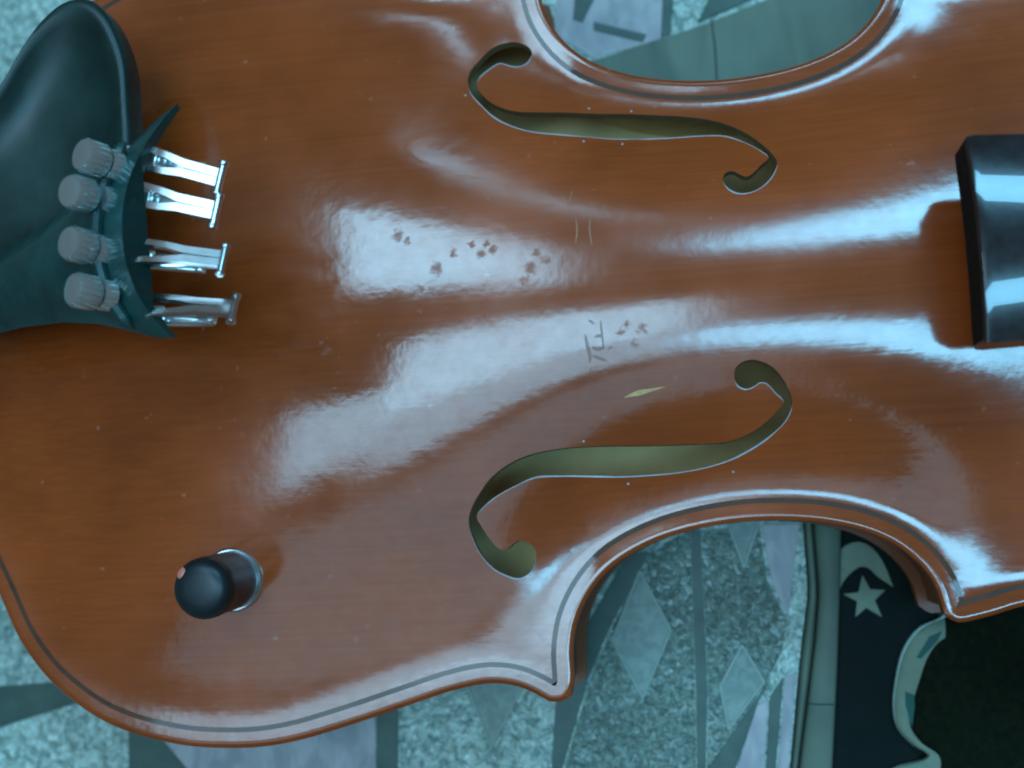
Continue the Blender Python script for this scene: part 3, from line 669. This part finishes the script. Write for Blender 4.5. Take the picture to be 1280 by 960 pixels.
grey = slab('grey_cloth', [[150, 60], [158.9, 77.0], [171.4, 83.7], [181.0, 85.6], [204.9, 91.1], [226.1, 97.5], [251.5, 105.1], [275.8, 112.1], [290, 60], [230.5, 50]], -.5, .55, M_hem, None, .3)
tag(grey, 'plain grey green strip of cloth in the upper waist of the violin', 'cloth')
m = MB(); m.tube([(207.1, 92.0, .5), (207.6, 84, .6), (207.4, 72, .6)], .22, 6); m.build('seam', M_dark, grey)

# black printed cloth
blk = empty('black_cloth'); tag(blk, 'black cloth printed with a pale star and crescent beside the tablecloth hem', 'cloth')
def foldz(x, y):
    return -2.6 + .9 * math.exp(-((x - 238 - .02 * y) / 5.0) ** 2) + .5 * math.sin(y * .11 + x * .05) * max(0, min(1, (x - 236) / 6)) + .3 * math.sin(x * .33 + y * .07) + 1.6 * math.exp(-((x - 252 - .05 * y) / 4.0) ** 2)
sheet('cloth_sheet', 224.5, 263, -300, -20, 2.0, foldz, M_blk, blk)
def decal(name, poly, mat, parent, lift=.28, zf=foldz, cx=None):
    n = len(poly); c = np.array(poly).mean(0) if cx is None else np.array(cx); v = []; f = []
    for s in (1.0, .66, .33):
        for q in poly: w = c + (np.array(q) - c) * s; v.append((w[0], w[1], zf(w[0], w[1]) + lift))
    v.append((c[0], c[1], zf(*c) + lift))
    for j in range(2):
        for i in range(n): f.append((j * n + i, j * n + (i + 1) % n, (j + 1) * n + (i + 1) % n, (j + 1) * n + i))
    for i in range(n): f.append((2 * n + i, 2 * n + (i + 1) % n, 3 * n))
    o = mk(name, v, f, mat, parent, False); fixn(o); return o
decal('star', [[237.3, -70.4], [239.1, -74.3], [243.1, -74.7], [240.1, -77.3], [241.6, -81.9], [237.6, -79.2], [234.5, -81.6], [235.3, -77.4], [231.8, -75.3], [235.9, -75.0]], M_wht, blk)
def cres():
    o_ = catmull([(230.6, -74.6), (229.9, -66.5), (232.8, -62.6), (237.0, -61.3), (240.6, -63.2), (243.2, -67.4), (245.2, -73.9)], step=1.2)
    i_ = catmull([(230.6, -74.6), (232.4, -71.6), (234.6, -69.4), (237.3, -68.0), (239.3, -68.7), (241.3, -70.9), (245.2, -73.9)], step=.9)
    n = 18; ua = np.linspace(0, len(o_) - 1, n); ub = np.linspace(0, len(i_) - 1, n); k = np.arange
    A = np.stack([np.interp(ua, k(len(o_)), o_[:, c]) for c in (0, 1)], 1); B = np.stack([np.interp(ub, k(len(i_)), i_[:, c]) for c in (0, 1)], 1); v = []; f = []
    for t in (0, .33, .66, 1):
        for a, b in zip(A, B): w = a * (1 - t) + b * t; v.append((w[0], w[1], foldz(*w) + .3))
    for j in range(3):
        for i in range(n - 1): f.append((j * n + i, j * n + i + 1, (j + 1) * n + i + 1, (j + 1) * n + i))
    return fixn(mk('crescent', v, f, M_wht, blk, False))
cres()
# dark felt with a wavy bound edge on the right
felt = empty('dark_felt'); tag(felt, 'dark green brown felt with a wavy pale and teal bound edge', 'felt')
EL = catmull([(268, -60), (262, -76), (256.5, -82.6), (250.6, -85.2), (246.3, -90.5), (243.6, -98.5), (242.4, -105.8), (243.2, -111.0), (246.7, -115.2), (250.4, -118.2), (244, -121), (236, -125), (231, -135), (236, -160), (240, -300)], step=2.0)
def feltz(t): return .3 + 1.3 * min(1, t * 3)
v = []; f = []; n = len(EL); cols = [0, .02, .06, .15, .4, 1]
for q in EL:
    for t in cols: v.append((q[0] + (380 - q[0]) * t, q[1], -.8 + 2.0 * min(1, t * 12) ** .5))
for j in range(n - 1):
    for i in range(len(cols) - 1): a = j * len(cols) + i; f.append((a, a + 1, a + len(cols) + 1, a + len(cols)))
fixn(mk('felt_sheet', v, f, M_blk2, felt))
L_ = catmull([(257.4, -82.2), (251.0, -84.8), (246.3, -90.3), (243.4, -98.5), (242.2, -105.8), (242.9, -111.2), (246.5, -115.6), (250.4, -118.4), (240.5, -121.5), (233, -128)], step=1.2)
R_ = catmull([(257.0, -87.6), (254.8, -89.0), (252.0, -92.6), (249.4, -98.5), (247.2, -104.4), (246.0, -110.2), (248.4, -114.6), (252.8, -118.2), (252.4, -122.5), (247.5, -128.5)], step=1.2)
n = 40; k = np.arange
A = np.stack([np.interp(np.linspace(0, len(L_) - 1, n), k(len(L_)), L_[:, c]) for c in (0, 1)], 1); B = np.stack([np.interp(np.linspace(0, len(R_) - 1, n), k(len(R_)), R_[:, c]) for c in (0, 1)], 1)
v = []; f = []; pr = [(0, -.6), (.06, .7), (.2, 1.35), (.5, 1.9), (.8, 1.9), (1, 1.5)]
for a, b in zip(A, B):
    for t, z in pr: w = a * (1 - t) + b * t; v.append((w[0], w[1], z))
for j in range(n - 1):
    for i in range(len(pr) - 1): a = j * len(pr) + i; f.append((a, a + 1, a + len(pr) + 1, a + len(pr)))
trim = fixn(mk('binding', v, f, M_wht, felt))
fl = lambda x, y: 1.95
decal('teal_patch', [[256.3, -85.8], [252.9, -87.1], [249.0, -92.6], [250.3, -92.8], [254.8, -88.3]], M_teal, felt, .1, fl)
decal('teal_patch', [[245.4, -101.2], [245.2, -104.8], [246.4, -110.6], [247.6, -104.9], [247.6, -102.3]], M_teal, felt, .1, fl)
m = MB(); m.tube([(EL[i][0] + .2, EL[i][1], .2) for i in range(12, 34)], .55, 6); m.build('stitching', M_line, felt)
